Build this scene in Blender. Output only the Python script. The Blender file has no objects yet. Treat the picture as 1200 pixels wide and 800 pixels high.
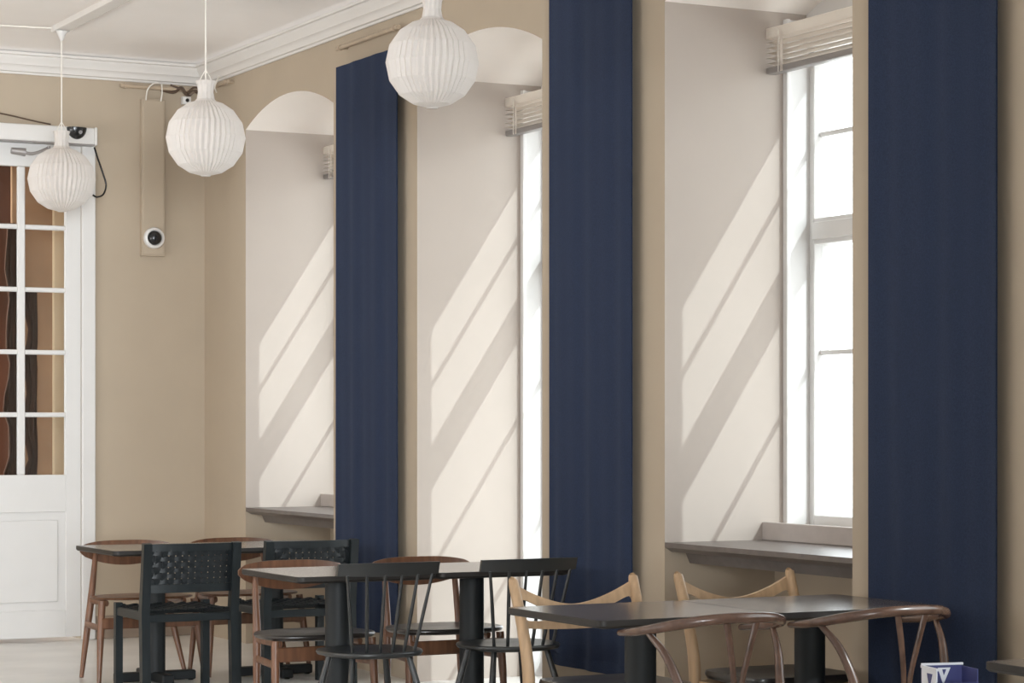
import bpy, bmesh, math, random
from mathutils import Vector, Matrix
random.seed(7)
C = bpy.context.scene.collection
S = bpy.context.scene
PI = math.pi

# ------------------------------------------------------------------ camera
cam_d = bpy.data.cameras.new('camera')
cam = bpy.data.objects.new('camera', cam_d); C.objects.link(cam)
cam.location = (0, 0, 1.38)
cam.rotation_euler = (math.radians(90), 0, math.radians(-27.5))
cam_d.sensor_width = 36.0
cam_d.lens = 36.0 * 2780 / 1200
cam_d.shift_y = 100 / 1200
cam_d.clip_start = 0.05
S.camera = cam

# ------------------------------------------------------------------ world, sun, fill light
w = bpy.data.worlds.new('sky'); S.world = w
w.use_nodes = True
bg = w.node_tree.nodes['Background']
bg.inputs['Color'].default_value = (0.93, 0.97, 1.0, 1)
bg.inputs['Strength'].default_value = 4.6

sun_d = bpy.data.lights.new('sun', 'SUN'); sun_d.energy = 3.1; sun_d.angle = math.radians(0.5)
sun_d.color = (0.88, 0.97, 1.0)
sun = bpy.data.objects.new('sun', sun_d); C.objects.link(sun)
sun.rotation_euler = Vector((-1.0, 1.76, -1.53)).to_track_quat('-Z', 'Y').to_euler()

def area(name, loc, target, sx, sy, power, col):
    d = bpy.data.lights.new(name, 'AREA'); d.shape = 'RECTANGLE'; d.size = sx; d.size_y = sy
    d.energy = power; d.color = col
    o = bpy.data.objects.new(name, d); C.objects.link(o); o.location = loc
    o.rotation_euler = (Vector(target) - Vector(loc)).to_track_quat('-Z', 'Y').to_euler()
    return o
# added fill lamps along the windowless left wall, outside the picture
for y, p in ((1.0, 12), (4.5, 25), (8.0, 160), (11.5, 230)):
    area('window_daylight', (-2.9, y, 1.6), (-0.3, y + 1.5, 3.8), 1.5, 2.2, p, (0.95, 0.98, 1.0))
rear = area('window_daylight', (-0.6, -2.8, 2.0), (2.0, 14.9, 2.7), 3.6, 2.2, 215, (0.90, 0.96, 1.0))  # added fill lamp behind the camera, aimed at the far wall
rear.data.spread = math.radians(52)

S.view_settings.view_transform = 'Standard'
S.view_settings.look = 'None'
S.view_settings.exposure = 0.0
S.view_settings.gamma = 1.0
S.view_settings.use_curve_mapping = False
S.cycles.use_denoising = True
S.cycles.max_bounces = 10
S.cycles.diffuse_bounces = 6
S.cycles.transparent_max_bounces = 16
S.cycles.caustics_reflective = False
S.cycles.caustics_refractive = False
S.cycles.sample_clamp_indirect = 6.0

# ------------------------------------------------------------------ materials
def mat(name, col, rough=0.6, spec=0.5, grain=None, bump=0.0, metal=0.0, scale=12.0, var=0.12):
    """grain: None = faint mottling; (sx,sy,sz) = stretched wood grain"""
    m = bpy.data.materials.new(name); m.use_nodes = True
    nt = m.node_tree; b = nt.nodes['Principled BSDF']
    b.inputs['Roughness'].default_value = rough
    b.inputs['Specular IOR Level'].default_value = spec
    b.inputs['Metallic'].default_value = metal
    tc = nt.nodes.new('ShaderNodeTexCoord'); mp = nt.nodes.new('ShaderNodeMapping')
    nz = nt.nodes.new('ShaderNodeTexNoise'); rp = nt.nodes.new('ShaderNodeValToRGB')
    nt.links.new(tc.outputs['Object'], mp.inputs['Vector'])
    nt.links.new(mp.outputs['Vector'], nz.inputs['Vector'])
    nt.links.new(nz.outputs['Fac'], rp.inputs['Fac'])
    nt.links.new(rp.outputs['Color'], b.inputs['Base Color'])
    mp.inputs['Scale'].default_value = grain if grain else (1, 1, 1)
    nz.inputs['Scale'].default_value = scale; nz.inputs['Detail'].default_value = 6
    lo = tuple(c * (1 - var) for c in col) + (1,); hi = tuple(min(1, c * (1 + var)) for c in col) + (1,)
    rp.color_ramp.elements[0].position = 0.3; rp.color_ramp.elements[0].color = lo
    rp.color_ramp.elements[1].position = 0.7; rp.color_ramp.elements[1].color = hi
    if bump:
        bp = nt.nodes.new('ShaderNodeBump'); bp.inputs['Strength'].default_value = bump
        bp.inputs['Distance'].default_value = 0.002
        nt.links.new(nz.outputs['Fac'], bp.inputs['Height']); nt.links.new(bp.outputs['Normal'], b.inputs['Normal'])
    return m

M = {}
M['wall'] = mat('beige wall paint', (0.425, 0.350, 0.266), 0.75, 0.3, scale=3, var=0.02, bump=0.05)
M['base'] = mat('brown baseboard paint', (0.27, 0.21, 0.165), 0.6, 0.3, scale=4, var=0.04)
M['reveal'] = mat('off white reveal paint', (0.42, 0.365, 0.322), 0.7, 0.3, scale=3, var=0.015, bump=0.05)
M['soffit'] = mat('white soffit paint', (0.84, 0.775, 0.72), 0.7, 0.3, scale=3, var=0.01)  # lighter than the reveals: bounced light put into the colour
M['ceiling'] = mat('ceiling paint', (0.84, 0.80, 0.77), 0.8, 0.2, scale=3, var=0.015)
M['white'] = mat('white gloss paint', (0.66, 0.645, 0.63), 0.4, 0.5, scale=6, var=0.015)
M['cornice'] = mat('cornice paint', (0.68, 0.65, 0.62), 0.6, 0.3, scale=6, var=0.015)
M['floor'] = mat('pale concrete floor', (0.68, 0.66, 0.63), 0.30, 0.5, scale=2.5, var=0.08)
M['sill'] = mat('grey stone sill', (0.115, 0.096, 0.088), 0.35, 0.8, scale=20, var=0.15)
M['navy'] = None
M['teak'] = mat('teak wood', (0.145, 0.064, 0.032), 0.4, 0.5, grain=(9, 9, 0.9), scale=5, var=0.3)
M['oak'] = mat('pale oak wood', (0.43, 0.285, 0.165), 0.45, 0.4, grain=(9, 9, 0.9), scale=5, var=0.16)
M['smoked'] = mat('smoked oak wood', (0.10, 0.055, 0.038), 0.27, 0.6, grain=(3, 3, 3), scale=6, var=0.25)
M['black'] = mat('black lacquer', (0.012, 0.014, 0.015), 0.33, 0.8, scale=8, var=0.1)
M['blackwood'] = mat('black stained wood', (0.010, 0.014, 0.016), 0.40, 0.35, grain=(9, 9, 1), scale=5, var=0.2)
M['strap'] = mat('black leather strap', (0.008, 0.011, 0.013), 0.45, 0.35, scale=30, var=0.15)
M['leather'] = mat('dark leather', (0.020, 0.016, 0.014), 0.30, 0.8, scale=40, var=0.15, bump=0.1)
M['lino'] = mat('dark linoleum top', (0.13, 0.108, 0.093), 0.19, 0.8, scale=14, var=0.12)
M['edge'] = mat('dark table edge', (0.022, 0.019, 0.017), 0.5, 0.3, scale=14, var=0.1)
M['column'] = mat('black steel', (0.010, 0.012, 0.013), 0.55, 0.35, scale=10, var=0.06)
M['cordseat'] = mat('paper cord', (0.62, 0.52, 0.38), 0.8, 0.2, grain=(1, 60, 1), scale=4, var=0.12)
M['plastic'] = mat('white plastic', (0.66, 0.64, 0.62), 0.4, 0.5, var=0.01)
M['blackplastic'] = mat('black plastic', (0.012, 0.012, 0.013), 0.25, 0.5, var=0.05)
M['grey'] = mat('grey metal', (0.30, 0.28, 0.27), 0.4, 0.5, metal=0.4, var=0.05)
M['track'] = mat('pale grey track', (0.72, 0.69, 0.66), 0.45, 0.5, var=0.02)
M['cable'] = mat('white cable', (0.72, 0.68, 0.62), 0.5, 0.4, var=0.02)
M['browncable'] = mat('brown cable', (0.10, 0.065, 0.045), 0.5, 0.4, var=0.1)
M['brass'] = mat('painted rail', (0.42, 0.33, 0.24), 0.45, 0.5, var=0.08)
M['brownwall'] = mat('hall brown panel', (0.13, 0.055, 0.034), 0.6, 0.3, grain=(2, 2, 0.5), scale=3, var=0.35)
M['tanwall'] = mat('hall tan wall', (0.36, 0.22, 0.13), 0.7, 0.3, scale=2, var=0.2)
M['cream'] = mat('hall cream jamb', (0.72, 0.58, 0.40), 0.6, 0.3, scale=3, var=0.06)
M['darkbrown'] = mat('hall dark curtain', (0.085, 0.042, 0.026), 0.8, 0.2, grain=(6, 6, 0.6), scale=3, var=0.3)
M['blue'] = mat('blue card', (0.05, 0.055, 0.17), 0.55, 0.4, var=0.05)
M['whitecard'] = mat('white card', (0.75, 0.76, 0.80), 0.5, 0.4, var=0.02)
M['ground'] = mat('pale paving', (0.75, 0.74, 0.72), 0.8, 0.3, scale=1.5, var=0.1)

def curtain_material():
    m = mat('navy wool curtain', (0.019, 0.029, 0.060), 0.85, 0.2, grain=(1, 1, 1), scale=180, var=0.25, bump=0.3)
    b = m.node_tree.nodes['Principled BSDF']
    b.inputs['Sheen Weight'].default_value = 0.06
    b.inputs['Sheen Tint'].default_value = (0.5, 0.6, 0.9, 1)
    return m
M['navy'] = curtain_material()

def paper_material(name='white pleated paper', fac=0.3):
    m = mat(name, (0.74, 0.70, 0.67), 0.7, 0.2, scale=30, var=0.01)
    nt = m.node_tree; b = nt.nodes['Principled BSDF']; out = nt.nodes['Material Output']
    tr = nt.nodes.new('ShaderNodeBsdfTranslucent'); tr.inputs['Color'].default_value = (0.85, 0.80, 0.74, 1)
    mx = nt.nodes.new('ShaderNodeMixShader'); mx.inputs['Fac'].default_value = fac
    nt.links.new(b.outputs[0], mx.inputs[1]); nt.links.new(tr.outputs[0], mx.inputs[2])
    nt.links.new(mx.outputs[0], out.inputs['Surface'])
    return m
M['paper'] = paper_material()
M['blind'] = paper_material('white blind slat', 0.7)

def glass_material(name, tint, base):
    m = bpy.data.materials.new(name); m.use_nodes = True
    nt = m.node_tree; out = nt.nodes['Material Output']; nt.nodes.remove(nt.nodes['Principled BSDF'])
    t = nt.nodes.new('ShaderNodeBsdfTransparent'); t.inputs['Color'].default_value = tint
    g = nt.nodes.new('ShaderNodeBsdfGlossy'); g.inputs['Roughness'].default_value = 0.02
    fr = nt.nodes.new('ShaderNodeMath'); fr.operation = 'MULTIPLY_ADD'; fr.inputs[1].default_value = base; fr.inputs[2].default_value = 0.03
    lw = nt.nodes.new('ShaderNodeLayerWeight'); pw = nt.nodes.new('ShaderNodeMath'); pw.operation = 'POWER'; pw.inputs[1].default_value = 4.0
    nt.links.new(lw.outputs['Facing'], pw.inputs[0]); nt.links.new(pw.outputs[0], fr.inputs[0])
    mx = nt.nodes.new('ShaderNodeMixShader')
    nt.links.new(fr.outputs[0], mx.inputs['Fac']); nt.links.new(t.outputs[0], mx.inputs[1]); nt.links.new(g.outputs[0], mx.inputs[2])
    nt.links.new(mx.outputs[0], out.inputs['Surface'])
    return m
M['glass'] = glass_material('window glass', (0.97, 0.98, 0.975, 1), 0.6)

# ------------------------------------------------------------------ mesh helpers
def link(name, bm, material, parent=None, smooth=40, loc=None):
    me = bpy.data.meshes.new(name)
    bmesh.ops.recalc_face_normals(bm, faces=bm.faces[:])
    bm.to_mesh(me); bm.free()
    mats = material if isinstance(material, (list, tuple)) else [material]
    for q in mats: me.materials.append(q)
    if smooth:
        me.shade_smooth(); me.set_sharp_from_angle(angle=math.radians(smooth))
    o = bpy.data.objects.new(name, me); C.objects.link(o)
    if parent: o.parent = parent
    if loc: o.location = loc
    return o

def thing(name, label, cat, loc=(0, 0, 0), rz=0.0, group=None):
    o = bpy.data.objects.new(name, None); C.objects.link(o)
    o.location = loc; o.rotation_euler = (0, 0, rz); o.empty_display_size = 0.1
    return tag(o, label, cat, group)
def tag(o, label, cat, group=None):
    o['label'] = label; o['category'] = cat
    if group: o['group'] = group
    return o
def struct(o): o['kind'] = 'structure'; return o
def children(o): return [x for x in C.objects if x.parent == o]
def copy_tree(o, parent=None):
    c = o.copy(); C.objects.link(c)
    if parent: c.parent = parent
    for ch in children(o): copy_tree(ch, c)
    return c
def duplicate(o, loc, rz, label):
    c = copy_tree(o); c.location = loc; c.rotation_euler = (0, 0, rz); c['label'] = label
    return c

def box(bm, x0, x1, y0, y1, z0, z1, bevel=0.0, seg=1, matrix=None):
    v = [bm.verts.new(p) for p in ((x0,y0,z0),(x1,y0,z0),(x1,y1,z0),(x0,y1,z0),(x0,y0,z1),(x1,y0,z1),(x1,y1,z1),(x0,y1,z1))]
    f = [bm.faces.new([v[i] for i in q]) for q in ((0,3,2,1),(4,5,6,7),(0,1,5,4),(1,2,6,5),(2,3,7,6),(3,0,4,7))]
    if matrix is not None: bmesh.ops.transform(bm, matrix=matrix, verts=v)
    if bevel:
        es = list({e for q in f for e in q.edges})
        bmesh.ops.bevel(bm, geom=es, offset=bevel, segments=seg, profile=0.5, affect='EDGES')
    return bm
def B(*a, **k): return box(bmesh.new(), *a, **k)

def catmull(pts, n=5):
    P = [Vector(p) for p in pts]
    if len(P) < 3: return P
    out = []
    for i in range(len(P) - 1):
        p0 = P[i-1] if i else P[0]*2 - P[1]
        p1, p2 = P[i], P[i+1]
        p3 = P[i+2] if i + 2 < len(P) else P[-1]*2 - P[-2]
        for k in range(n):
            t = k / n
            out.append(0.5*((2*p1) + (p2-p0)*t + (2*p0-5*p1+4*p2-p3)*t*t + (3*p1-p0-3*p2+p3)*t**3))
    out.append(P[-1]); return out

def tube(bm, pts, rad, sides=10, up=(0, 0, 1), smooth=0, square=False):
    """sweep; rad = scalar, or list (per control point) of r or (r_side, r_up)"""
    P = [Vector(p) for p in pts]
    R = rad if isinstance(rad, (list, tuple)) else [rad]*len(P)
    R = [(r, r) if not isinstance(r, (list, tuple)) else r for r in R]
    if smooth:
        n = len(P); P2 = catmull(P, smooth); R2 = []
        for i in range(len(P2)):
            t = i / smooth; a = min(int(t), n - 2); q = t - a
            R2.append((R[a][0]*(1-q)+R[a+1][0]*q, R[a][1]*(1-q)+R[a+1][1]*q))
        P, R = P2, R2
    rings = []; upv = Vector(up)
    for i, p in enumerate(P):
        d = (P[min(i+1, len(P)-1)] - P[max(i-1, 0)]).normalized()
        s = d.cross(upv)
        if s.length < 1e-4: s = d.cross(Vector((0, 1, 0)))
        s.normalize(); u = s.cross(d).normalized()
        ring = []
        for k in range(sides):
            a = 2*PI*(k + (0.5 if square else 0))/sides
            f = math.sqrt(2) if square else 1
            ring.append(bm.verts.new(p + s*math.cos(a)*R[i][0]*f + u*math.sin(a)*R[i][1]*f))
        rings.append(ring)
    for a, b in zip(rings, rings[1:]):
        for k in range(sides):
            bm.faces.new((a[k], a[(k+1) % sides], b[(k+1) % sides], b[k]))
    bm.faces.new(rings[0][::-1]); bm.faces.new(rings[-1])
    return bm
def T(*a, **k): return tube(bmesh.new(), *a, **k)

def lathe(bm, prof, n=32, cx=0, cy=0):
    rings = []
    for r, z in prof:
        rings.append([bm.verts.new((cx + r*math.cos(2*PI*k/n), cy + r*math.sin(2*PI*k/n), z)) for k in range(n)])
    for a, b in zip(rings, rings[1:]):
        for k in range(n): bm.faces.new((a[k], a[(k+1) % n], b[(k+1) % n], b[k]))
    bm.faces.new(rings[0][::-1]); bm.faces.new(rings[-1])
    return bm

def prism(bm, poly, axis, a0, a1, mi=0):
    """extrude a 2-D polygon along an axis ('x': poly in yz, 'y': xz, 'z': xy)"""
    def P(p, a): return {'x': (a, p[0], p[1]), 'y': (p[0], a, p[1]), 'z': (p[0], p[1], a)}[axis]
    va = [bm.verts.new(P(p, a0)) for p in poly]; vb = [bm.verts.new(P(p, a1)) for p in poly]
    fs = [bm.faces.new(va[::-1]), bm.faces.new(vb)]
    n = len(poly)
    for i in range(n): fs.append(bm.faces.new((va[i], va[(i+1) % n], vb[(i+1) % n], vb[i])))
    for f in fs: f.material_index = mi
    return fs

def sheet(bm, grid, thick):
    """closed slab from grid[i][j] = point; thick = vector or callable offset"""
    ni, nj = len(grid), len(grid[0])
    off = Vector(thick)
    a = [[bm.verts.new(Vector(p)) for p in row] for row in grid]
    b = [[bm.verts.new(Vector(p) + off) for p in row] for row in grid]
    for i in range(ni-1):
        for j in range(nj-1):
            bm.faces.new((a[i][j], a[i+1][j], a[i+1][j+1], a[i][j+1]))
            bm.faces.new((b[i][j], b[i][j+1], b[i+1][j+1], b[i+1][j]))
    for i in range(ni-1):
        bm.faces.new((a[i][0], b[i][0], b[i+1][0], a[i+1][0])); bm.faces.new((a[i][-1], a[i+1][-1], b[i+1][-1], b[i][-1]))
    for j in range(nj-1):
        bm.faces.new((a[0][j], a[0][j+1], b[0][j+1], b[0][j])); bm.faces.new((a[-1][j], b[-1][j], b[-1][j+1], a[-1][j+1]))
    return bm

# ------------------------------------------------------------------ room shell
XW, YF, XL, YB = 5.476, 14.948, -3.0, -3.0       # window wall, far wall, left wall, rear wall
ZC = 3.825                                         # ceiling
XO = 6.36                                         # outer face of the window wall
# openings: (y0, y1, has sill)
OPEN = [(12.777, 14.195, True), (10.200, 11.631, False), (7.630, 9.048, True), (3.60, 6.475, True), (1.2, 3.0, False)]  # fourth opening is unseen, widened so sun reaches the right wishbone chair
SPR, RISE, ZS = 3.272, 0.145, 0.866

struct(link('floor', B(XL, XO, YB, 18.0, -0.1, 0.0), M['floor'], smooth=0))
struct(link('ground', B(XO, 40, -30, 45, -0.6, -0.5), M['ground'], smooth=0))

def right_wall():
    bm = bmesh.new()
    edges = sorted(OPEN, key=lambda o: o[0])
    ys = [YB] + [v for o in edges for v in (o[0], o[1])] + [YF + 0.3]
    for i in range(0, len(ys), 2):               # piers
        box(bm, XW, XO, ys[i], ys[i+1], 0, ZS); box(bm, XW, XO, ys[i], ys[i+1], ZS, SPR); box(bm, XW, XO, ys[i], ys[i+1], SPR, ZC + 0.05)
    for y0, y1, sill in edges:                   # arched heads
        wd = (y1-y0)/2; yc = (y0+y1)/2; r = (wd*wd + RISE*RISE)/(2*RISE); zc = SPR + RISE - r
        n = 20; arc = []
        for k in range(n+1):
            yy = y0 + (y1-y0)*k/n
            arc.append((yy, zc + math.sqrt(max(0, r*r - (yy-yc)**2))))
        for k in range(n):
            a, b = arc[k], arc[k+1]
            prism(bm, [a, b, (b[0], ZC+0.05), (a[0], ZC+0.05)], 'x', XW, XO)
        if sill: box(bm, 6.06, XO, y0, y1, 0, ZS + 0.03)
    bmesh.ops.remove_doubles(bm, verts=bm.verts[:], dist=1e-5)
    # drop doubled inner faces
    bm.faces.ensure_lookup_table(); seen = {}
    for f in bm.faces: seen.setdefault(frozenset(v.index for v in f.verts), []).append(f)
    bm.verts.index_update(); seen = {}
    for f in bm.faces: seen.setdefault(frozenset(v.index for v in f.verts), []).append(f)
    bmesh.ops.delete(bm, geom=[f for fs in seen.values() if len(fs) > 1 for f in fs], context='FACES_ONLY')
    bm.normal_update()
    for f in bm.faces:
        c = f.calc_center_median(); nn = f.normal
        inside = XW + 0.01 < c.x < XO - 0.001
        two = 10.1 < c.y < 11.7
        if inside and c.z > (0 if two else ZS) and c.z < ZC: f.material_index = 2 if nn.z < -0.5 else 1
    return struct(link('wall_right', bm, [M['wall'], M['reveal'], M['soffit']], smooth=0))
right_wall()

# far wall with the doorway
DX0, DX1, DZ = 3.76, 4.640, 3.24
bm = bmesh.new()
box(bm, XL, DX0, YF, YF+0.3, 0, ZC+0.05); box(bm, DX1, XW, YF, YF+0.3, 0, ZC+0.05); box(bm, DX0, DX1, YF, YF+0.3, DZ, ZC+0.05)
struct(link('wall_far', bm, M['wall'], smooth=0))
struct(link('wall_left', B(XL-0.3, XL, YB, YF+0.3, 0, ZC+0.05), M['wall'], smooth=0))
struct(link('wall_rear', B(XL, XO, YB-0.3, YB, 0, ZC+0.05), M['wall'], smooth=0))

# cornice and coved ceiling: profile swept along far wall and window wall with a mitre at the corner
def swept(prof, name, m, sm=35):
    bm = bmesh.new(); rows = []
    for p, z in prof:
        rows.append([bm.verts.new((XL + 0.0, YF - p, z)), bm.verts.new((XW - p, YF - p, z)), bm.verts.new((XW - p, YB, z))])
    for a, b in zip(rows, rows[1:]):
        for k in range(2): bm.faces.new((a[k], b[k], b[k+1], a[k+1]))
    return struct(link(name, bm, m, smooth=sm))
swept([(0, 3.640), (0.012, 3.640), (0.016, 3.652), (0.03, 3.656), (0.034, 3.672), (0.05, 3.69), (0.06, 3.695), (0.066, 3.712), (0.085, 3.730), (0.09, 3.748), (0.105, 3.752), (0.105, 3.768), (0.09, 3.772)], 'trim_1', M['cornice'])
cove = [(0.0, 3.768)] + [(0.08 + 0.62*(1-math.cos(t*PI/2/8)), 3.768 + (ZC-3.768)*math.sin(t*PI/2/8)) for t in range(9)]
bm = bmesh.new(); rows = []
for p, z in cove:
    rows.append([bm.verts.new((XL, YF-p, z)), bm.verts.new((XW-p, YF-p, z)), bm.verts.new((XW-p, YB, z))])
for a, b in zip(rows, rows[1:]):
    for k in range(2): bm.faces.new((a[k], b[k], b[k+1], a[k+1]))
l = rows[-1]; v = bm.verts.new((XL, YB, ZC)); bm.faces.new((l[0], l[1], l[2], v))
box(bm, XL-0.3, XO, YB-0.3, YF+0.3, ZC+0.05, ZC+0.25)
struct(link('ceiling', bm, M['ceiling'], smooth=30))
struct(link('baseboard_far', B(DX1+0.08, XW, YF-0.018, YF, 0, 0.15, bevel=0.004), M['base'], smooth=0))

# ------------------------------------------------------------------ windows, sills, blinds
def window(n, y0, y1, sill):
    zb = ZS + 0.03 if sill else 0.02
    win = struct(bpy.data.objects.new('window_%d' % n, None)); C.objects.link(win)
    win.location = (6.29, (y0+y1)/2, zb)
    def put(name, bm, m, par=win, sm=0):
        bmesh.ops.translate(bm, verts=bm.verts[:], vec=-Vector(win.location))
        return link(name, bm, m, par, sm)
    X0, X1, st, zt = 6.246, 6.334, 0.075, 3.12
    # vaulted top board behind the arch and the fixed frame
    put('head_board', B(6.236, 6.36, y0, y1, zt, 3.45), M['white'])
    put('stile', B(X0, X1, y0, y0+st, zb, zt, bevel=0.004), M['white'])
    put('stile', B(X0, X1, y1-st*0.6, y1, zb, zt, bevel=0.004), M['white'])
    put('bottom_rail', B(X0, X1, y0+st, y1-st*0.6, zb, zb+0.08, bevel=0.004), M['white'])
    tr = put('transom', B(X0, X1, y0+st, y1-st*0.6, 2.215, 2.335, bevel=0.004), M['white'])
    put('transom_moulding', B(X0-0.014, X0, y0+st, y1-st*0.6, 2.235, 2.315, bevel=0.003), M['white'], tr)
    bars = [2.72, 1.72] + ([] if sill else [0.95])
    for zz in bars:
        put('glazing_bar', B(6.28, 6.30, y0+st, y1-st*0.6, zz-0.011, zz+0.011, bevel=0.003), M['white'])
    cuts = [zb+0.08] + ([] if sill else [0.936, 0.964]) + [1.706, 1.734, 2.215]
    for a, b in ((zb+0.08, 0.936), (0.964, 1.706)) if not sill else ((zb+0.08, 1.706),):
        put('pane', B(6.288, 6.292, y0+st, y1-st*0.6, a, b), M['glass'])
    for a, b in ((1.734, 2.215), (2.335, 2.706), (2.734, zt)):
        put('pane', B(6.288, 6.292, y0+st, y1-st*0.6, a, b), M['glass'])
    for ya, yb in ((y1-0.010, y1), (y0, y0+0.010)):
        put('jamb_lining', B(6.125, X0, ya, yb, zb if sill else 0, 3.24), M['white'])
    # jamb beads where the plaster reveal meets the window lining
    for ya, yb in ((y1-0.035, y1), (y0, y0+0.035)):
        put('jamb_bead', B(6.105, 6.125, ya, yb, zb if sill else 0, 3.24, bevel=0.004, seg=2), M['white'])
    return win

def sill_shelf(n, y0, y1):
    t = struct(bpy.data.objects.new('trim_%d' % n, None)); C.objects.link(t); t.location = (XW, (y0+y1)/2, ZS)
    L = (y1-y0)/2
    bm = bmesh.new()
    prism(bm, [(0.0, 0.0), (0.0, -0.022), (0.035, -0.042), (0.11, -0.050), (0.13, -0.095), (0.155, -0.095), (0.16, -0.045), (0.585, -0.045), (0.585, 0.0)], 'y', -L, L)
    link('sill_board', bm, M['sill'], t, 0)
    link('upstand', B(0.516, 0.542, -L, L, 0.0, 0.082, bevel=0.003), M['sill2'], t, 0)
M['sill2'] = mat('grey painted upstand', (0.48, 0.43, 0.40), 0.6, 0.3, scale=15, var=0.05)

def blind(y0, y1, label):
    t = thing('venetian_blind', label, 'blind', (6.035, (y0+y1)/2, 3.19), 0, 'raised window blinds')
    L = (y1-y0)/2 - 0.008
    link('headrail', B(-0.03, 0.03, -L, L, -0.05, 0.0, bevel=0.004), M['blind'], t, 0)
    for k in range(5):
        z = -0.070 - 0.0235*k
        bm = bmesh.new()
        g = [[(-0.026 + 0.052*i/4, y, z + 0.004*math.sin(i/4*PI) - 0.0012*(i-2)) for y in (-L, L)] for i in range(5)]
        sheet(bm, g, (0, 0, 0.0015))
        link('slat', bm, M['blind'], t, 30)
    link('bottom_rail', B(-0.027, 0.027, -L, L, -0.208, -0.178, bevel=0.006, seg=2), M['grey'], t, 30)
    for s in (-1, 1):
        link('ladder_tape', B(-0.031, -0.0295, s*(L-0.13)-0.010, s*(L-0.13)+0.010, -0.208, -0.03), M['blind'], t, 0)
        link('lift_cord', T([(-0.034, s*(L-0.11), -0.21), (-0.034, s*(L-0.11), -0.02)], 0.002, 6), M['cable'], t)
    return t

for i, (y0, y1, sl) in enumerate(OPEN):
    window(i+1, y0, y1, sl)
sill_shelf(2, *OPEN[0][:2]); sill_shelf(3, *OPEN[2][:2]); sill_shelf(4, *OPEN[3][:2])
blind(*OPEN[0][:2], 'raised white venetian blind at the top of the farthest arched window')
blind(*OPEN[1][:2], 'raised white venetian blind in the middle window, partly behind a pendant lamp')
blind(*OPEN[2][:2], 'raised white venetian blind in the nearest large window')

# ------------------------------------------------------------------ curtains and rails on the piers
def curtain(y0, y1, z0, z1, label, seed):
    rnd = random.Random(seed)
    o = thing('curtain', label, 'curtain', (5.418, (y0+y1)/2, z0), 0, 'navy curtains between the windows')
    W, H = y1-y0, z1-z0
    ph = [rnd.uniform(0, 6.28) for _ in range(4)]
    def off(y, z):
        k = 0.25 + 0.3*(1 - z/H)
        return (0.010*math.sin(y*23+ph[0]+0.2*z) + 0.006*math.sin(y*41+ph[1]-0.3*z) + 0.004*math.sin(y*9+ph[2]))*k
    ny, nz = 60, 24
    g = [[(off(-W/2+W*i/ny, H*j/nz), -W/2+W*i/ny, H*j/nz) for j in range(nz+1)] for i in range(ny+1)]
    bm = bmesh.new(); sheet(bm, g, (0.008, 0, 0)); link('cloth', bm, M['navy'], o, 60)
    g = [[(off(-W/2+W*i/ny, H*j) - 0.0035, -W/2+W*i/ny, z) for j, z in ((0, 0.0), (0.02, 0.055))] for i in range(ny+1)]
    bm = bmesh.new(); sheet(bm, g, (0.003, 0, 0)); link('bottom_hem', bm, M['navy'], o, 60)
    link('top_batten', B(0.004, 0.05, -W/2+0.01, W/2-0.01, H-0.035, H-0.004), M['navy'], o, 0)
    return o
curtain(11.77, 12.605, 0.24, 3.452, 'navy curtain beside the far arched window, its top edge in view', 1)
curtain(9.245, 10.025, 0.245, 3.452, 'tall navy curtain in the middle, behind the spindle-back chair', 2)
curtain(6.680, 7.440, 0.245, 3.452, 'widest navy curtain at the right, behind the sunlit chair arm', 3)

def rail(name, p0, p1, label, r=0.013):
    """a slim painted rail on two wall brackets"""
    p0, p1 = Vector(p0), Vector(p1); mid = (p0+p1)/2
    o = thing(name, label, 'rail', mid, 0, 'painted rails under the cornice')
    link('bar', T([p0-mid, p1-mid], r, 10), M['brass'], o)
    d = (p1-p0).normalized(); n = Vector((1, 0, 0)) if abs(d.y) > 0.5 else Vector((0, 1, 0))
    wall = (XW - mid.x) if n.x else (YF - mid.y)
    for t in (0.06, 0.94):
        q = (p0-mid).lerp(p1-mid, t)
        link('bracket', T([q, q + n*wall], r*0.7, 8), M['brass'], o)
        link('end_cap', T([q - d*0.004, q + d*0.004], r*1.35, 10), M['brass'], o)
    return o
rail('curtain_rail', (5.43, 11.77, 3.562), (5.43, 12.62, 3.562), 'slim painted rail under the cornice above the far navy curtain')
rail('wall_rail', (4.875, YF-0.05, 3.605), (5.40, YF-0.05, 3.605), 'slim painted rail under the cornice on the far wall above the trunking')
rail('wall_rail', (5.425, 14.38, 3.602), (5.425, 14.86, 3.602), 'short painted rail just right of the corner, behind the middle pendant lamp')

# cables and little camera in the corner
def cord(name, pts, r, m, label, cat='cable', group=None):
    P = catmull(pts, 6); c = sum((Vector(p) for p in P), Vector())/len(P)
    o = link(name, T([p-c for p in P], r, 6), m, None, 60, c)
    return tag(o, label, cat, group)
cord('corner_cable', [(5.16, YF-0.03, 3.60), (5.24, YF-0.05, 3.585), (5.29, YF-0.06, 3.615), (5.34, YF-0.05, 3.57), (5.38, YF-0.07, 3.60), (5.44, YF-0.03, 3.58)], 0.012, M['browncable'], 'tangled brown cable bundle in the corner under the cornice')
cord('corner_cable', [(5.20, YF-0.105, 3.622), (5.27, YF-0.11, 3.60), (5.31, YF-0.105, 3.58), (5.36, YF-0.11, 3.615), (5.41, YF-0.10, 3.61)], 0.007, M['browncable'], 'thin brown cable looped over the bundle in the room corner')
cord('trunking_cable', [(5.05, YF-0.05, 3.52), (5.055, YF-0.07, 3.585), (5.09, YF-0.075, 3.625), (5.13, YF-0.07, 3.635)], 0.005, M['cable'], 'white cable rising from the left of the wall trunking')
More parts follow.
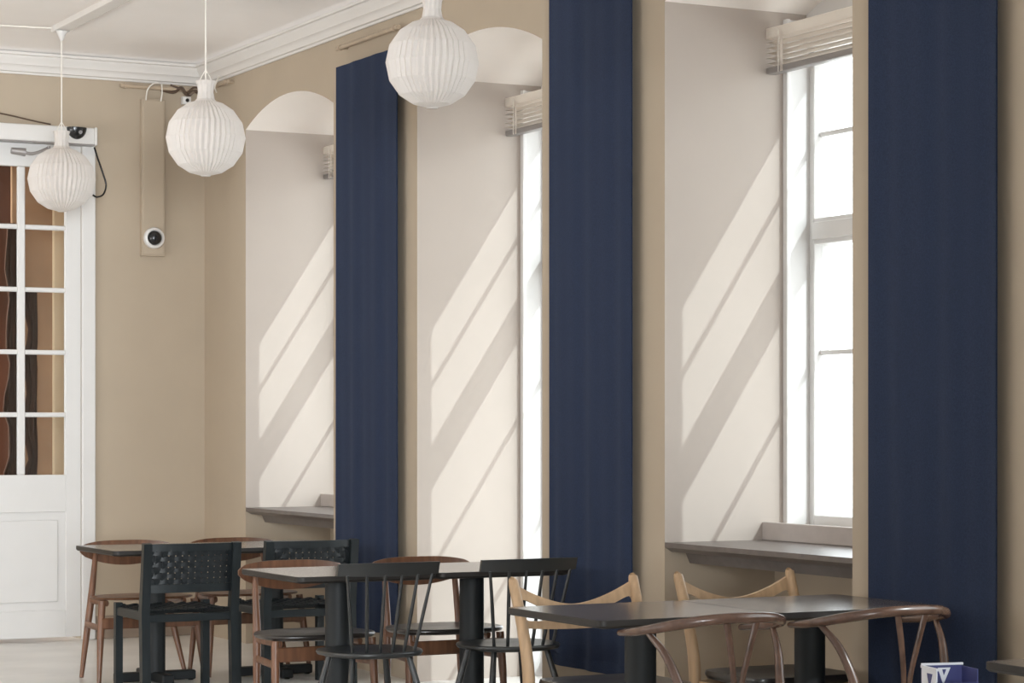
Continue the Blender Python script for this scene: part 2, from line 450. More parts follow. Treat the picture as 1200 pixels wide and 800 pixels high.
cord('trunking_cable', [(5.155, YF-0.045, 3.52), (5.158, YF-0.06, 3.57), (5.156, YF-0.06, 3.63)], 0.005, M['cable'], 'white cable rising from the right of the wall trunking')
cord('lamp_side_cable', [(5.43, 14.60, 3.56), (5.40, 14.55, 3.59), (5.40, 14.48, 3.645)], 0.006, M['cable'], 'pale cable beside the neck of the middle pendant, against the window wall')
t = thing('corner_camera', 'tiny white box camera with dark lens in the room corner', 'camera', (5.325, YF-0.06, 3.533))
link('body', B(-0.028, 0.028, -0.02, 0.03, -0.026, 0.026, bevel=0.005, seg=2), M['plastic'], t)
link('lens', T([(0, -0.026, 0), (0, -0.018, 0)], 0.012, 14), M['blackplastic'], t)
link('mount', T([(0, 0.03, 0.0), (0, 0.06, 0.0)], 0.01, 8), M['plastic'], t)

# trunking with round detector
t = thing('cable_trunking', 'tall beige wall trunking on the far wall, from rail to round camera', 'trunking', (5.105, YF, 2.50))
link('channel', B(-0.080, 0.080, -0.045, 0, 0, 1.03, bevel=0.003), M['wall'], t, 0)
link('cover_plate', B(-0.070, 0.070, -0.050, -0.045, 0.01, 1.02, bevel=0.002), M['wall'], t, 0)
t = thing('dome_camera', 'round white camera with black dome low on the wall trunking', 'camera', (5.103, YF-0.052, 2.618))
def turned(prof, n=28):
    bm = bmesh.new(); lathe(bm, prof, n); bmesh.ops.rotate(bm, verts=bm.verts[:], matrix=Matrix.Rotation(PI/2, 3, 'X')); return bm
link('ring', turned([(0.001, 0), (0.070, 0), (0.072, 0.01), (0.066, 0.024), (0.052, 0.028), (0.048, 0.02)]), M['plastic'], t, 50)
link('dome', turned([(0.001, 0.012), (0.048, 0.016), (0.044, 0.034), (0.030, 0.048), (0.012, 0.054), (0.001, 0.0545)]), M['blackplastic'], t, 60)
link('screw', turned([(0.001, 0.024), (0.006, 0.025), (0.005, 0.031), (0.001, 0.031)], 10), M['grey'], t)

# ------------------------------------------------------------------ glazed door
door = struct(bpy.data.objects.new('door_1', None)); C.objects.link(door); door.location = (DX0, YF, 0)
def dput(name, bm, m, par=door, sm=0):
    bmesh.ops.translate(bm, verts=bm.verts[:], vec=-Vector(door.location)); return link(name, bm, m, par, sm)
dput('casing', B(DX1-0.012, DX1+0.078, YF-0.03, YF, 0, DZ+0.08, bevel=0.006), M['white'])
dput('casing', B(DX0-0.078, DX0+0.012, YF-0.03, YF, 0, DZ+0.08, bevel=0.006), M['white'])
dput('casing', B(DX0+0.012, DX1-0.012, YF-0.03, YF, DZ-0.012, DZ+0.08, bevel=0.006), M['white'])
ly0, ly1 = YF-0.006, YF+0.04
px = [(3.945, 4.212), (4.259, 4.526)]
rz = [(1.071 + 0.402*k, 1.071 + 0.402*k + 0.372) for k in range(5)]
lx0, lx1 = DX0+0.014, DX1-0.014
dput('stile', B(px[1][1], lx1, ly0, ly1, 0.022, DZ-0.014, bevel=0.003), M['white'])
dput('stile', B(lx0, px[0][0], ly0, ly1, 0.022, DZ-0.014, bevel=0.003), M['white'])
dput('top_rail', B(px[0][0], px[1][1], ly0, ly1, rz[-1][1], DZ-0.014, bevel=0.003), M['white'])
dput('lock_rail', B(px[0][0], px[1][1], ly0, ly1, 0.83, rz[0][0], bevel=0.003), M['white'])
dput('bottom_rail', B(px[0][0], px[1][1], ly0, ly1, 0.022, 0.20, bevel=0.003), M['white'])
pn = dput('lower_panel', B(px[0][0], px[1][1], ly0+0.014, ly1-0.01, 0.20, 0.83), M['white'])
dput('raised_field', B(px[0][0]+0.05, px[1][1]-0.05, ly0+0.004, ly0+0.014, 0.25, 0.78, bevel=0.006), M['white'], pn)
dput('muntin', B(px[0][1], px[1][0], ly0+0.004, ly1-0.004, rz[0][0], rz[-1][1], bevel=0.006), M['white'])
for k in range(4):
    for a, b in px: dput('muntin', B(a, b, ly0+0.004, ly1-0.004, rz[k][1], rz[k+1][0], bevel=0.006), M['white'])
for a, b in px:
    for z0, z1 in rz: dput('pane', B(a, b, YF+0.015, YF+0.019, z0, z1), M['glass'])

# hall behind the door
struct(link('wall_hall', B(2.6, 6.2, 17.6, 17.8, 0, 3.5), M['brownwall'], smooth=0))
struct(link('wall_hall_side', B(4.93, 5.05, YF+0.3, 17.6, 0, 3.5), M['tanwall'], smooth=0))
struct(link('ceiling_hall', B(2.6, 6.2, YF+0.3, 17.8, 3.45, 3.6), M['ceiling'], smooth=0))
struct(link('trim_hall', B(4.72, 4.80, 15.88, 16.02, 0, 3.4, bevel=0.006), M['cream'], smooth=0))
struct(link('wall_hall_pier', B(4.44, 4.72, 15.9, 15.94, 0, 3.4), M['tanwall'], smooth=0))
def ragged_reflection(x0, x1, y, z0, z1, label, seed, m):  # ragged dark sheet shaped to imitate a reflection in wavy glass
    rnd = random.Random(seed); n = 26; g = []
    for k in range(n+1):
        z = z0 + (z1-z0)*k/n
        dx = 0.018*math.sin(k*1.3+seed) + rnd.uniform(-0.012, 0.012)
        row = []
        for j in range(13):
            u = j/12
            row.append((x0 + dx*(1-u) + (x1-x0+rnd.uniform(-0.004, 0.004))*u, y + 0.03*math.sin(u*22+seed), z))
        g.append(row)
    bm = bmesh.new(); sheet(bm, g, (0, 0.012, 0))
    return tag(link('hall_drape', bm, m, None, 60), label, 'drape')
ragged_reflection(4.475, 4.555, 15.7, 0.02, 2.30, 'dark brown drape behind the right-hand door panes', 3, M['darkbrown'])
ragged_reflection(4.345, 4.43, 15.7, 0.02, 2.75, 'dark brown drape behind the left-hand door panes', 5, M['darkbrown'])
hl_d = bpy.data.lights.new('hall_light', 'AREA'); hl_d.energy = 14; hl_d.size = 0.8; hl_d.color = (1.0, 0.86, 0.70)  # unseen lamp added to brighten the hall
hl = bpy.data.objects.new('hall_light', hl_d); C.objects.link(hl); hl.location = (3.4, 15.9, 3.4)

# door operator above the door
t = thing('door_operator', 'white automatic door operator box above the glazed door', 'door opener', (4.15, YF-0.03, 3.195))
link('housing', B(-0.62, 0.535, -0.085, 0, 0.008, 0.112, bevel=0.008, seg=2), M['plastic'], t)
link('end_cap', B(0.535, 0.552, -0.090, 0, 0.002, 0.118, bevel=0.005), M['plastic'], t, 0)
link('lower_strip', B(-0.62, 0.535, -0.080, 0, 0.0, 0.008), M['grey'], t, 0)
t = thing('motion_sensor', 'black half-dome sensor on the front of the white door operator', 'sensor', (4.563, YF-0.117, 3.305))
bm = bmesh.new(); rows = []
for i in range(9):
    q = PI/2*i/8
    rows.append([bm.verts.new((-0.066*math.cos(a)*math.cos(q), -0.045*math.sin(q), -0.076*math.sin(a)*math.cos(q))) for a in [PI*k/16 for k in range(17)]])
for a, b in zip(rows, rows[1:]):
    for k in range(16): bm.faces.new((a[k], a[k+1], b[k+1], b[k]))
bmesh.ops.remove_doubles(bm, verts=bm.verts[:], dist=1e-5)
link('dome', bm, M['blackplastic'], t, 60)
link('lens', T([(0.012, -0.046, -0.034), (0.012, -0.030, -0.030)], 0.012, 12), M['grey'], t)
t = thing('door_closer_arm', 'grey jointed closer arm under the door operator', 'door closer', (4.2, YF-0.05, 3.135))
link('main_arm', T([(-0.02, -0.02, 0.01), (0.06, -0.05, -0.012), (0.12, -0.05, 0.002), (0.18, -0.03, 0.03)], [0.011, 0.010, 0.009, 0.009], 8, smooth=4), M['grey'], t)
link('knuckle', T([(-0.055, -0.03, 0.004), (0.035, -0.04, -0.004)], [0.020, 0.026], 12), M['grey'], t)
link('spindle', T([(0.19, -0.03, -0.01), (0.19, -0.03, 0.046)], 0.010, 10), M['grey'], t)
link('hinge_arm', T([(0.33, -0.02, 0.006), (0.38, -0.03, 0.004), (0.415, -0.03, -0.02), (0.425, -0.02, -0.045)], [0.012, 0.014, 0.012, 0.008], 8, smooth=4), M['blackplastic'], t)
cord('sensor_cable', [(4.698, YF-0.06, 3.192), (4.725, YF-0.05, 3.12), (4.765, YF-0.04, 3.02), (4.785, YF-0.035, 2.95), (4.765, YF-0.035, 2.89), (4.72, YF-0.04, 2.872), (4.695, YF-0.036, 2.885)], 0.006, M['blackplastic'], 'black cable loop hanging from the right end of the door operator')
cord('header_cable', [(3.9, YF-0.02, 3.40), (4.12, YF-0.02, 3.375), (4.3, YF-0.02, 3.345), (4.42, YF-0.02, 3.328)], 0.005, M['browncable'], 'thin dark cable lying along the top of the door operator')

# ------------------------------------------------------------------ pendant lamps
def shade_mesh(R=0.2, pleats=42):
    bm = bmesh.new(); n = pleats*2; rings = []
    lats = [-84, -66, -46, -23, 0, 23, 46, 64, 80]
    for i, la in enumerate(lats):
        a = math.radians(la); r = R*math.cos(a); z = R*math.sin(a)*0.98
        amp = 0.0048*min(1, math.cos(a)*1.6)
        sh = 0.30*math.sin(i*PI/2)
        ring = []
        for k in range(n):
            th = 2*PI*(k + sh)/n
            rr = r + (amp if k % 2 else -amp)
            ring.append(bm.verts.new((rr*math.cos(th), rr*math.sin(th), z)))
        rings.append(ring)
    for a, b in zip(rings, rings[1:]):
        for k in range(n): bm.faces.new((a[k], a[(k+1) % n], b[(k+1) % n], b[k]))
    bm.faces.new(rings[0][::-1])
    return bm
def pendant(loc, zc, label, proto=None):
    t = thing('pendant_lamp', label, 'lamp', loc, 0, 'white pleated globe pendants')
    link('shade', shade_mesh(), M['paper'], t, 0)
    bm = bmesh.new(); n = 24; rings = []
    for r, z in ((0.060, 0.182), (0.044, 0.200), (0.038, 0.235), (0.042, 0.270), (0.050, 0.292)):
        rings.append([bm.verts.new(((r + (0.002 if k % 2 else -0.002))*math.cos(2*PI*k/n), (r + (0.002 if k % 2 else -0.002))*math.sin(2*PI*k/n), z)) for k in range(n)])
    for a, b in zip(rings, rings[1:]):
        for k in range(n): bm.faces.new((a[k], a[(k+1) % n], b[(k+1) % n], b[k]))
    bm.faces.new(rings[-1])
    link('collar', bm, M['paper'], t, 0)
    link('socket', T([(0, 0, 0.10), (0, 0, 0.275)], 0.022, 12), M['plastic'], t)
    bm = bmesh.new(); lathe(bm, [(0.012, -0.1985), (0.024, -0.198), (0.025, -0.194), (0.012, -0.193)], 24); link('bottom_ring', bm, M['paper'], t, 30)
    h = zc - loc[2]
    link('cord', T([(0, 0, 0.27), (0, 0, h-0.04)], 0.0045, 8), M['cable'], t)
    for s in (-1, 1): link('hanger_wire', T([(s*0.036, 0, 0.282), (s*0.022, 0, 0.315), (0, 0, 0.35)], 0.0025, 6), M['cable'], t)
    bm = bmesh.new(); lathe(bm, [(0.008, h-0.06), (0.016, h-0.042), (0.030, h-0.012), (0.034, h)], 20); link('canopy', bm, M['plastic'], t, 40)
    return t
ZL = ZC
pendant((4.487, 9.376, 2.972), ZL, 'white pleated globe pendant hanging largest, before the nearer arch')
pendant((4.243, 11.568, 2.868), ZC-0.04, 'white pleated globe pendant in the middle, in front of the room corner')
pendant((4.230, 14.055, 2.884), ZC-0.04, 'white pleated globe pendant hanging in front of the glazed door')
t = thing('lighting_track', 'pale grey lighting track along the ceiling to the farthest pendant', 'track', (4.236, 11.0, ZC))
link('rail', B(-0.045, 0.045, -3.5, 3.06, -0.036, 0, bevel=0.003), M['track'], t, 0)
link('conductor_slot', B(0.0452, 0.0465, -3.5, 3.06, -0.034, -0.020), M['blackplastic'], t, 0)
link('end_feed', B(-0.048, 0.048, 3.06, 3.14, -0.040, 0, bevel=0.004), M['plastic'], t, 0)
cord('ceiling_cable', [(4.20, 14.12, ZC-0.015), (4.12, 14.16, ZC-0.012), (4.0, 14.2, ZC-0.008), (3.85, 14.22, ZC-0.008)], 0.005, M['cable'], 'white cable running across the ceiling from the lighting track end')

# ------------------------------------------------------------------ tables
def table(wx, wy, loc, label, rz=0.0):
    t = thing('cafe_table', label, 'table', loc, rz, 'dark pedestal cafe tables')
    r = 0.035; hx, hy = wx/2, wy/2
    def outline(ins):
        pts = []
        for cx, cy, a0 in ((hx-r, hy-r, 0), (-hx+r, hy-r, 90), (-hx+r, -hy+r, 180), (hx-r, -hy+r, 270)):
            for k in range(6):
                a = math.radians(a0 + 18*k); q = r - ins if r > ins else 0.003
                pts.append((cx + q*math.cos(a) - (0 if r > ins else math.copysign(ins-r, cx)), cy + q*math.sin(a) - (0 if r > ins else math.copysign(ins-r, cy))))
        return pts
    bm = bmesh.new(); rings = []
    for ins, z in ((0.030, 0.699), (0.008, 0.703), (0.0, 0.710), (0.0, 0.728), (0.003, 0.730)):
        rings.append([bm.verts.new((p[0], p[1], z)) for p in outline(ins)])
    n = len(rings[0])
    for a, b in zip(rings, rings[1:]):
        for k in range(n): bm.faces.new((a[k], a[(k+1) % n], b[(k+1) % n], b[k])).material_index = 1
    bm.faces.new(rings[0][::-1]).material_index = 1
    bm.faces.new(rings[-1]).material_index = 0
    link('tabletop', bm, [M['lino'], M['edge']], t, 25)
    bm = bmesh.new(); lathe(bm, [(0.058, 0.05), (0.057, 0.06), (0.057, 0.69), (0.057, 0.692)], 28); link('column', bm, M['column'], t)
    link('mounting_plate', B(-0.16, 0.16, -0.16, 0.16, 0.689, 0.699, bevel=0.003), M['column'], t, 0)
    for a in (0, PI/2, PI, 3*PI/2):
        bm = bmesh.new(); box(bm, 0.0, 0.225, -0.032, 0.032, 0.006, 0.056, bevel=0.006)
        bmesh.ops.rotate(bm, verts=bm.verts[:], matrix=Matrix.Rotation(a, 3, 'Z')); ft = link('foot', bm, M['column'], t, 0)
        bm = bmesh.new(); lathe(bm, [(0.014, 0), (0.016, 0.004), (0.012, 0.008)], 10, 0.205*math.cos(a), 0.205*math.sin(a)); link('glide', bm, M['blackplastic'], ft)
    return t
table(0.725, 0.69, (4.293, 7.26, 0), 'dark table front left of the near pair, between the wishbone and pale oak chairs')
table(0.725, 0.69, (5.0185, 7.26, 0), 'dark table front right of the near pair, closest to the window sill')
table(0.675, 0.70, (4.250, 9.87, 0), 'dark table of the middle row, left half, before the left spindle chair')
table(0.675, 0.70, (4.927, 9.87, 0), 'dark table of the middle row, right half, before the right spindle chair')
table(0.685, 0.69, (4.222, 12.305, 0), 'dark table of the back row, left half, nearest the white door')
table(0.685, 0.69, (4.909, 12.305, 0), 'dark table of the back row, right half, under the far window')
table(0.80, 0.80, (4.595, 4.84, 0), 'dark table whose corner just shows at the lower right edge')
table(0.60, 0.60, (3.36, 4.29, 0), 'dark table carrying the small blue patterned box at the lower right edge')

# ------------------------------------------------------------------ chairs (local: seat faces +Y, origin on the floor)
def mir(pts, s): return [(p[0]*s, p[1], p[2]) for p in pts]

def round_seat(bm, w0, w1, d0, d1, z, th, dip, r=3.0, n=36):
    """superellipse seat: half width w0 at back (y=d0), w1 at front (y=d1)"""
    rings = []
    cy = (d0+d1)/2; hy = (d1-d0)/2
    for f, dz in ((0.82, -th), (0.97, -th*0.75), (1.0, -th*0.35), (0.985, -0.002), (0.93, 0.0), (0.6, -dip*0.7), (0.2, -dip)):
        ring = []
        for k in range(n):
            a = 2*PI*k/n; c, s = math.cos(a), math.sin(a)
            x = math.copysign(abs(c)**(2/r), c); y = math.copysign(abs(s)**(2/r), s)
            w = w0 + (w1-w0)*(y+1)/2
            ring.append(bm.verts.new((x*w*f, cy + y*hy*f, z + dz)))
        rings.append(ring)
    for a, b in zip(rings, rings[1:]):
        for k in range(n): bm.faces.new((a[k], a[(k+1) % n], b[(k+1) % n], b[k]))
    bm.faces.new(rings[0][::-1]); bm.faces.new(rings[-1])
    return bm

def wishbone(loc, rz, label):
    t = thing('wishbone_chair', label, 'chair', loc, rz, 'smoked oak wishbone chairs')
    P = [(-0.240, 0.13, 0.690), (-0.249, 0.04, 0.699), (-0.246, -0.05, 0.713), (-0.215, -0.150, 0.733), (-0.12, -0.222, 0.752), (0, -0.246, 0.758)]
    P = P + mir(P[:-1], -1)[::-1]
    R = [(0.017, 0.011), (0.020, 0.014), (0.018, 0.016), (0.017, 0.018), (0.017, 0.018), (0.017, 0.018)]
    R = R + R[:-1][::-1]
    link('bow_rail', T(P, R, 12, smooth=5), M['smoked'], t, 60)
    for s in (-1, 1):
        link('rear_leg', T(mir([(0.200, -0.255, 0), (0.192, -0.228, 0.2), (0.190, -0.205, 0.40), (0.194, -0.175, 0.52), (0.218, -0.125, 0.63), (0.246, -0.05, 0.706)], s), [0.012, 0.017, 0.019, 0.017, 0.014, 0.010], 10, smooth=4), M['smoked'], t, 60)
        link('front_leg', T(mir([(0.245, 0.225, 0), (0.242, 0.215, 0.25), (0.238, 0.205, 0.455)], s), [0.012, 0.019, 0.015], 10, smooth=4), M['smoked'], t, 60)
        link('side_stretcher', T(mir([(0.240, 0.21, 0.29), (0.190, -0.215, 0.29)], s), [(0.009, 0.016)]*2, 8), M['smoked'], t, 60)
    # forked splat
    for s in (-1, 1):
        bm = bmesh.new()
        pts = catmull(mir([(0.011, -0.205, 0.43), (0.014, -0.214, 0.53), (0.034, -0.228, 0.64), (0.058, -0.240, 0.748)], s), 5)
        tube(bm, pts, [(0.010 + 0.004*i/len(pts), 0.006) for i in range(len(pts))], 8, up=(0, 1, 0))
        link('splat_arm', bm, M['smoked'], t, 60)
    link('splat_foot', B(-0.035, 0.035, -0.213, -0.198, 0.415, 0.455, bevel=0.005), M['smoked'], t, 0)
    link('front_rail', T([(-0.238, 0.205, 0.425), (0.238, 0.205, 0.425)], [(0.010, 0.018)]*2, 8), M['smoked'], t, 60)
    link('rear_rail', T([(-0.190, -0.205, 0.425), (0.190, -0.205, 0.425)], [(0.010, 0.018)]*2, 8), M['smoked'], t, 60)
    g = [[(x*(0.195 + 0.040*(y+0.2)/0.4), y, 0.447 - 0.012*(1-x*x)*(1-((y)/0.21)**2)) for y in [-0.205 + 0.41*j/8 for j in range(9)]] for x in [-1 + 2*i/8 for i in range(9)]]
    bm = bmesh.new(); sheet(bm, g, (0, 0, -0.022)); link('woven_seat', bm, M['cordseat'], t, 50)
    return t

def oak_chair(loc, rz, label):
    t = thing('oak_chair', label, 'chair', loc, rz, 'pale oak chairs on the window side of the near tables')
    for s in (-1, 1):
        link('rear_post', T(mir([(0.245, -0.235, 0), (0.250, -0.20, 0.22), (0.252, -0.185, 0.44), (0.256, -0.225, 0.62), (0.262, -0.288, 0.785), (0.2625, -0.293, 0.805)], s),
             [(0.014, 0.015), (0.018, 0.026), (0.020, 0.034), (0.020, 0.028), (0.019, 0.022), (0.011, 0.012)], 10, up=(0, 1, 0), smooth=4), M['oak'], t, 60)
        link('front_leg', T(mir([(0.235, 0.235, 0), (0.232, 0.222, 0.2), (0.228, 0.21, 0.40)], s), [0.013, 0.018, 0.019], 10), M['oak'], t, 60)
        link('side_rail', T(mir([(0.229, 0.21, 0.375), (0.250, -0.19, 0.375)], s), [(0.010, 0.022)]*2, 8), M['oak'], t, 60)
        link('stretcher', T(mir([(0.232, 0.222, 0.22), (0.250, -0.20, 0.22)], s), [0.010]*2, 8), M['oak'], t, 60)
    link('front_rail', T([(-0.229, 0.21, 0.375), (0.229, 0.21, 0.375)], [(0.010, 0.022)]*2, 8), M['oak'], t, 60)
    link('rear_rail', T([(-0.25, -0.185, 0.375), (0.25, -0.185, 0.375)], [(0.010, 0.022)]*2, 8), M['oak'], t, 60)
    # backrest board with an opening beside each post
    bm = bmesh.new(); N = 48; front, back = [], []
    def yz(u, z): return -0.215 - (z-0.60)*0.36 - 0.030*(1-u*u)
    cols = []
    for i in range(N+1):
        u = -1 + 2*i/N; a = abs(u)
        top = 0.703 + 0.085*a**1.7; bot = 0.612 + 0.012*a*a
        q = (a-0.46)/0.50
        h = 0.0 if q <= 0 or q >= 1 else math.sqrt(max(0, 1-(2*q-1)**4))
        up_ = top - 0.040; lo_ = bot + 0.028
        mid = (up_*0.5+lo_*0.5); cols.append((u, bot, mid-(mid-lo_)*h, mid+(up_-mid)*h, top, h))
    for side in (0, 1):
        vs = []
        for u, b0, h0, h1, tp, h in cols:
            vs.append([bm.verts.new((0.262*u, yz(u, z) - 0.018*side, z)) for z in (b0, h0, h1, tp)])
        (front if side == 0 else back).extend(vs)
    def quad(*v):
        try: bm.faces.new(v)
        except ValueError: pass
    for i in range(N):
        for V in (front, back):
            quad(V[i][0], V[i+1][0], V[i+1][1], V[i][1]); quad(V[i][2], V[i+1][2], V[i+1][3], V[i][3])
        quad(front[i][0], front[i+1][0], back[i+1][0], back[i][0]); quad(front[i][3], front[i+1][3], back[i+1][3], back[i][3])
        if cols[i][5] > 0 or cols[i+1][5] > 0:
            for k in (1, 2): quad(front[i][k], front[i+1][k], back[i+1][k], back[i][k])
    for i in (0, N): quad(front[i][0], front[i][1], back[i][1], back[i][0]); quad(front[i][2], front[i][3], back[i][3], back[i][2])
    bmesh.ops.remove_doubles(bm, verts=bm.verts[:], dist=2e-4)
    link('backrest', bm, M['oak'], t, 40)
    bm = bmesh.new(); round_seat(bm, 0.235, 0.245, -0.20, 0.235, 0.440, 0.042, 0.012, r=6, n=40); link('seat', bm, M['leather'], t, 60)
    return t

def spindle_chair(loc, rz, label):
    t = thing('spindle_chair', label, 'chair', loc, rz, 'black spindle-back chairs')
    bm = bmesh.new(); round_seat(bm, 0.205, 0.245, -0.230, 0.195, 0.414, 0.028, 0.014, r=2.5, n=44); link('seat', bm, M['black'], t, 60)
    def rail_pt(u): return (0.238*u, -0.262 + 0.055*u*u, 0.0)
    g = []
    for i in range(21):
        u = -1 + i/10; x, y, _ = rail_pt(u); hh = 0.030 - 0.004*u*u
        g.append([(x, y - 0.010*(z-0.775)/0.03, z) for z in (0.772-hh, 0.772-hh*0.5, 0.772, 0.772+hh*0.6, 0.772+hh)])
    bm = bmesh.new(); sheet(bm, g, (0, 0.016, 0)); link('top_rail', bm, M['black'], t, 50)
    for k in range(6):
        u = -1 + 2*k/5
        x1, y1, _ = rail_pt(u*0.84)
        a = u*0.72
        p0 = (0.146*u, -0.175 + 0.028*u*u, 0.408)
        mid = ((p0[0]+x1)/2, (p0[1]+y1)/2 + 0.002, 0.58)
        link('spindle', T([p0, mid, (x1, y1+0.008, 0.748)], [0.0075, 0.0085, 0.0065], 8, smooth=3), M['black'], t, 60)
    L = {}
    for sx in (-1, 1):
        for sy, y0, y1 in ((1, 0.13, 0.205), (-1, -0.115, -0.215)):
            p = [(sx*0.20, y1, 0), (sx*0.165, (y0+y1)/2, 0.22), (sx*0.13, y0, 0.396)]
            L[sx, sy] = p
            link('leg', T(p, [0.011, 0.016, 0.012], 10, smooth=4), M['black'], t, 60)
        link('side_stretcher', T([(sx*0.168, 0.17, 0.20), (sx*0.168, -0.17, 0.20)], [0.008, 0.008], 8), M['black'], t, 60)
    link('cross_stretcher', T([(-0.168, 0, 0.20), (0, 0, 0.20), (0.168, 0, 0.20)], [0.007, 0.010, 0.007], 8), M['black'], t, 60)
    return t

def shell_chair(loc, rz, label, splayed):
    t = thing('shell_back_chair', label, 'chair', loc, rz, 'teak chairs with curved shell backs')
    if splayed:
        rear = [(0.300, -0.140, 0), (0.258, -0.185, 0.22), (0.222, -0.215, 0.42), (0.184, -0.258, 0.66), (0.182, -0.262, 0.69)]
        fr = [(0.300, 0.175, 0), (0.280, 0.140, 0.24), (0.262, 0.110, 0.435)]
        sz, th, ap = 0.452, 0.016, (0.285, 0.345)
    else:
        rear = [(0.205, -0.195, 0), (0.198, -0.205, 0.22), (0.194, -0.215, 0.42), (0.188, -0.255, 0.66), (0.186, -0.258, 0.69)]
        fr = [(0.252, 0.165, 0), (0.246, 0.150, 0.24), (0.240, 0.135, 0.400)]
        sz, th, ap = 0.428, 0.030, (0.305, 0.372)
    for s in (-1, 1):
        link('rear_leg', T(mir(rear, s), [0.012, 0.018, 0.020, 0.014, 0.010], 10, smooth=4), M['teak'], t, 60)
        link('front_leg', T(mir(fr, s), [0.012, 0.020, 0.020], 10, smooth=4), M['teak'], t, 60)
        link('side_stretcher', T(mir([(fr[1][0], fr[1][1], 0.29), (rear[1][0], rear[1][1], 0.29)], s), [(0.010, 0.018)]*2, 8), M['teak'], t, 60)
        link('seat_block', T(mir([(rear[2][0], rear[2][1]+0.01, sz-th-0.016), (fr[2][0]-0.04, fr[2][1]-0.04, sz-th-0.016)], s), [(0.012, 0.018)]*2, 8), M['teak'], t, 60)
    link('front_apron', B(-fr[1][0], fr[1][0], fr[1][1]-0.011, fr[1][1]+0.011, ap[0], ap[1], bevel=0.005), M['teak'], t, 0)
    g = []
    for i in range(33):
        u = -1 + i/16; e = 0.012*max(0, abs(u)-0.9)*10
        top = 0.745 - 0.028*abs(u)**3.5 - e; bot = 0.606 + 0.066*abs(u)**2 + e
        g.append([(0.276*u, -0.295 + 0.050*abs(u)**2.2 - 0.05*(z-0.6), z) for z in [bot + (top-bot)*j/5 for j in range(6)]])
    bm = bmesh.new(); sheet(bm, g, (0, 0.013, 0)); link('shell_back', bm, M['teak'], t, 50)
    bm = bmesh.new(); round_seat(bm, 0.265, 0.298, -0.205, 0.162 if splayed else 0.215, sz, th, 0.014, r=2.6, n=44)
    link('seat', bm, M['teak'] if splayed else M['leather'], t, 60)
    return t

def woven_chair(loc, rz, label):
    t = thing('woven_chair', label, 'chair', loc, rz, 'black chairs with woven strap backs')
    hw = 0.262
    for s in (-1, 1):
        link('rear_post', T(mir([(0.240, -0.235, 0), (0.240, -0.215, 0.44), (0.240, -0.262, 0.788)], s), [(0.022, 0.022), (0.022, 0.025), (0.022, 0.018)], 4, up=(0, 1, 0), square=True), M['blackwood'], t, 0)
        link('front_leg', T(mir([(0.240, 0.205, 0), (0.240, 0.205, 0.462)], s), [(0.019, 0.019)]*2, 4, up=(0, 1, 0), square=True), M['blackwood'], t, 0)
        link('side_rail', B(s*0.240-0.014, s*0.240+0.014, -0.205, 0.195, 0.395, 0.440, bevel=0.004), M['blackwood'], t, 0)
    link('front_rail', B(-0.226, 0.226, 0.190, 0.216, 0.395, 0.440, bevel=0.004), M['blackwood'], t, 0)
    link('rear_rail', B(-0.226, 0.226, -0.226, -0.200, 0.385, 0.425, bevel=0.004), M['blackwood'], t, 0)
    def by(z): return -0.215 - 0.047*(z-0.44)/0.348
    def curve(x): return -0.022*(1-(x/0.226)**2)
    g = [[(x, by(0.782)+curve(x), z) for z in (0.748, 0.766, 0.785)] for x in [-0.226 + 0.452*i/16 for i in range(17)]]
    bm = bmesh.new(); sheet(bm, g, (0, 0.020, 0)); link('top_rail', bm, M['blackwood'], t, 40)
    g = [[(x, by(0.56)+curve(x), z) for z in (0.535, 0.555, 0.578)] for x in [-0.226 + 0.452*i/16 for i in range(17)]]
    bm = bmesh.new(); sheet(bm, g, (0, 0.020, 0)); link('lower_rail', bm, M['blackwood'], t, 40)
    # woven straps: vertical and horizontal, over and under
    nx, nz = 13, 6
    xs = [-0.212 + 0.424*i/(nx-1) for i in range(nx)]; zs = [0.592 + 0.146*j/(nz-1) for j in range(nz)]
    for i, x in enumerate(xs):
        g = [[(x + dx, by(z) + curve(x) + 0.010 + 0.0016*math.cos(PI*((z-zs[0])/(zs[1]-zs[0]) + i)), z) for dx in (-0.0146, 0.0146)] for z in [0.572 + 0.186*k/30 for k in range(31)]]
        bm = bmesh.new(); sheet(bm, g, (0, 0.0022, 0)); link('vertical_strap', bm, M['strap'], t, 60)
    for j, z in enumerate(zs):
        g = [[(x, by(z) + curve(x) + 0.010 - 0.0016*math.cos(PI*((x-xs[0])/(xs[1]-xs[0]) + j)), z + dz) for dz in (-0.0119, 0.0119)] for x in [-0.222 + 0.444*k/52 for k in range(53)]]
        bm = bmesh.new(); sheet(bm, g, (0, 0.0022, 0)); link('horizontal_strap', bm, M['strap'], t, 60)
    for i in range(14):
        x = -0.214 + 0.428*i/13
        g = [[(x + dx, y, 0.448 - 0.010*(1-(y/0.21)**2) + 0.0028*math.cos(PI*(k/2 + i))) for dx in (-0.0145, 0.0145)] for k, y in enumerate([-0.212 + 0.424*q/24 for q in range(25)])]
        bm = bmesh.new(); sheet(bm, g, (0, 0, 0.0025)); link('seat_strap', bm, M['strap'], t, 60)
    for i in range(12):
        y = -0.195 + 0.388*i/11
        g = [[(x, y + dy, 0.448 - 0.010*(1-(y/0.21)**2) - 0.0028*math.cos(PI*(k/2 + i))) for dy in (-0.0155, 0.0155)] for k, x in enumerate([-0.232 + 0.464*q/28 for q in range(29)])]
        bm = bmesh.new(); sheet(bm, g, (0, 0, 0.0025)); link('seat_strap', bm, M['strap'], t, 60)
    return t

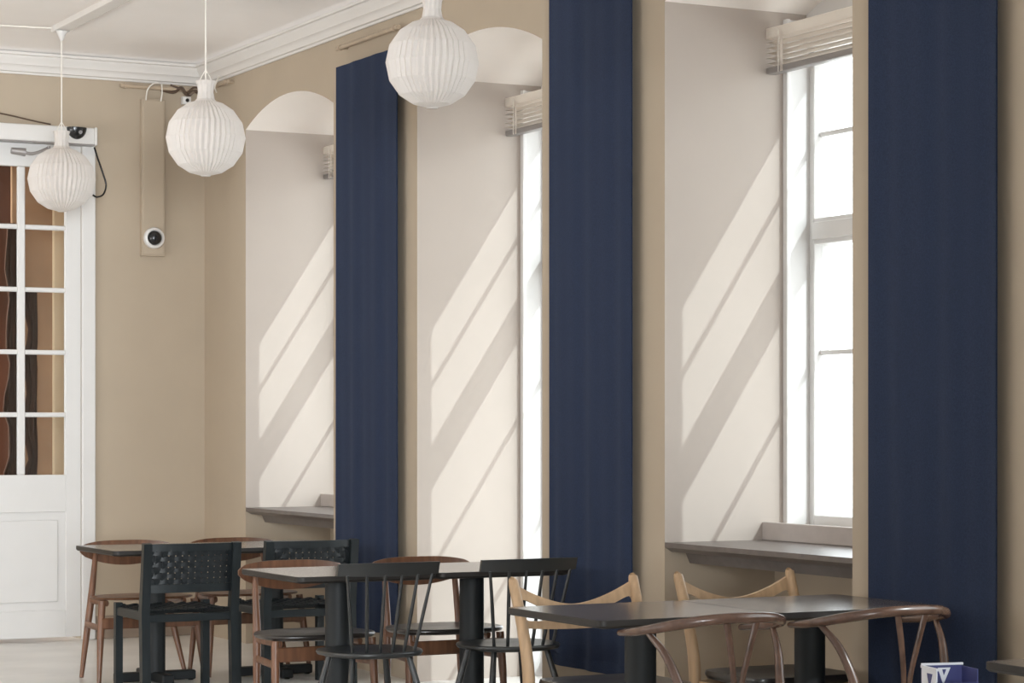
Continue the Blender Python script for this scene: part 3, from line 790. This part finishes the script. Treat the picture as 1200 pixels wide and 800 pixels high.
wb = wishbone((4.240, 6.76, 0), 0.0, 'smoked oak wishbone chair at the front left table, back toward the viewer')
duplicate(wb, (4.925, 6.76, 0), 0.0, 'smoked oak wishbone chair at the front right table, its arm and leg in sun')
ok = oak_chair((4.404, 7.655, 0), PI, 'pale oak chair behind the front left table, before the middle navy curtain')
duplicate(ok, (5.133, 7.655, 0), PI, 'pale oak chair behind the front right table, below the window sill')
sp = spindle_chair((4.225, 9.46, 0), 0.0, 'black spindle-back chair at the middle row, left one of two')
duplicate(sp, (4.905, 9.46, 0), 0.0, 'black spindle-back chair beside the pale oak post, right one of two')
sh = shell_chair((4.285, 10.245, 0), PI, 'teak shell-back chair with dark padded seat behind the middle table, left one', False)
duplicate(sh, (4.958, 10.245, 0), PI, 'teak shell-back chair with dark padded seat behind the middle table, right one')
sh2 = shell_chair((4.228, 12.54, 0), PI, 'teak shell-back chair with splayed legs nearest the white door', True)
duplicate(sh2, (4.855, 12.54, 0), PI, 'teak shell-back chair with splayed legs below the far window sill')
wv = woven_chair((4.145, 11.76, 0), 0.0, 'black chair with woven strap back at the back table, left one, unobstructed')
duplicate(wv, (4.805, 11.76, 0), 0.0, 'black chair with woven strap back at the back table, right one, half hidden')

# ------------------------------------------------------------------ blue patterned box at the bottom edge
t = thing('patterned_box', 'small open blue card box with white triangles at the lower right edge', 'box', (3.44, 4.41, 0.730), math.radians(-14))
a, b, h = 0.052, 0.045, 0.092
link('bottom', B(-a, a, -b, b, 0, 0.003), M['blue'], t, 0)
for nm, args in (('near_wall', (-a, a, -b, -b+0.003, 0.003, h-0.030)), ('far_wall', (-a, a, b-0.003, b, 0.003, h+0.004)), ('left_wall', (-a, -a+0.003, -b+0.003, b-0.003, 0.003, h)), ('right_wall', (a-0.003, a, -b+0.003, b-0.003, 0.003, h))):
    link('wall_panel', B(*args), M['whitecard'] if nm == 'left_wall' else M['blue'], t, 0)
link('rim', B(-a, a, b-0.0045, b+0.0015, h+0.002, h+0.007), M['whitecard'], t, 0)
link('rim', B(-a-0.0015, -a+0.004, -b, b, h-0.003, h+0.003), M['whitecard'], t, 0)
bm = bmesh.new(); prism(bm, [(-0.012, 0.088), (0.020, 0.088), (0.002, 0.048)], 'y', b-0.0042, b-0.003); link('printed_triangle', bm, M['whitecard'], t, 0)
bm = bmesh.new(); prism(bm, [(-0.001, 0.084), (0.009, 0.084), (0.003, 0.070)], 'y', b-0.0048, b-0.0042); link('printed_triangle', bm, M['blue'], t, 0)
bm = bmesh.new(); prism(bm, [(-0.02, 0.080), (0.010, 0.080), (-0.004, 0.045)], 'x', -a-0.001, -a); link('printed_triangle', bm, M['blue'], t, 0)
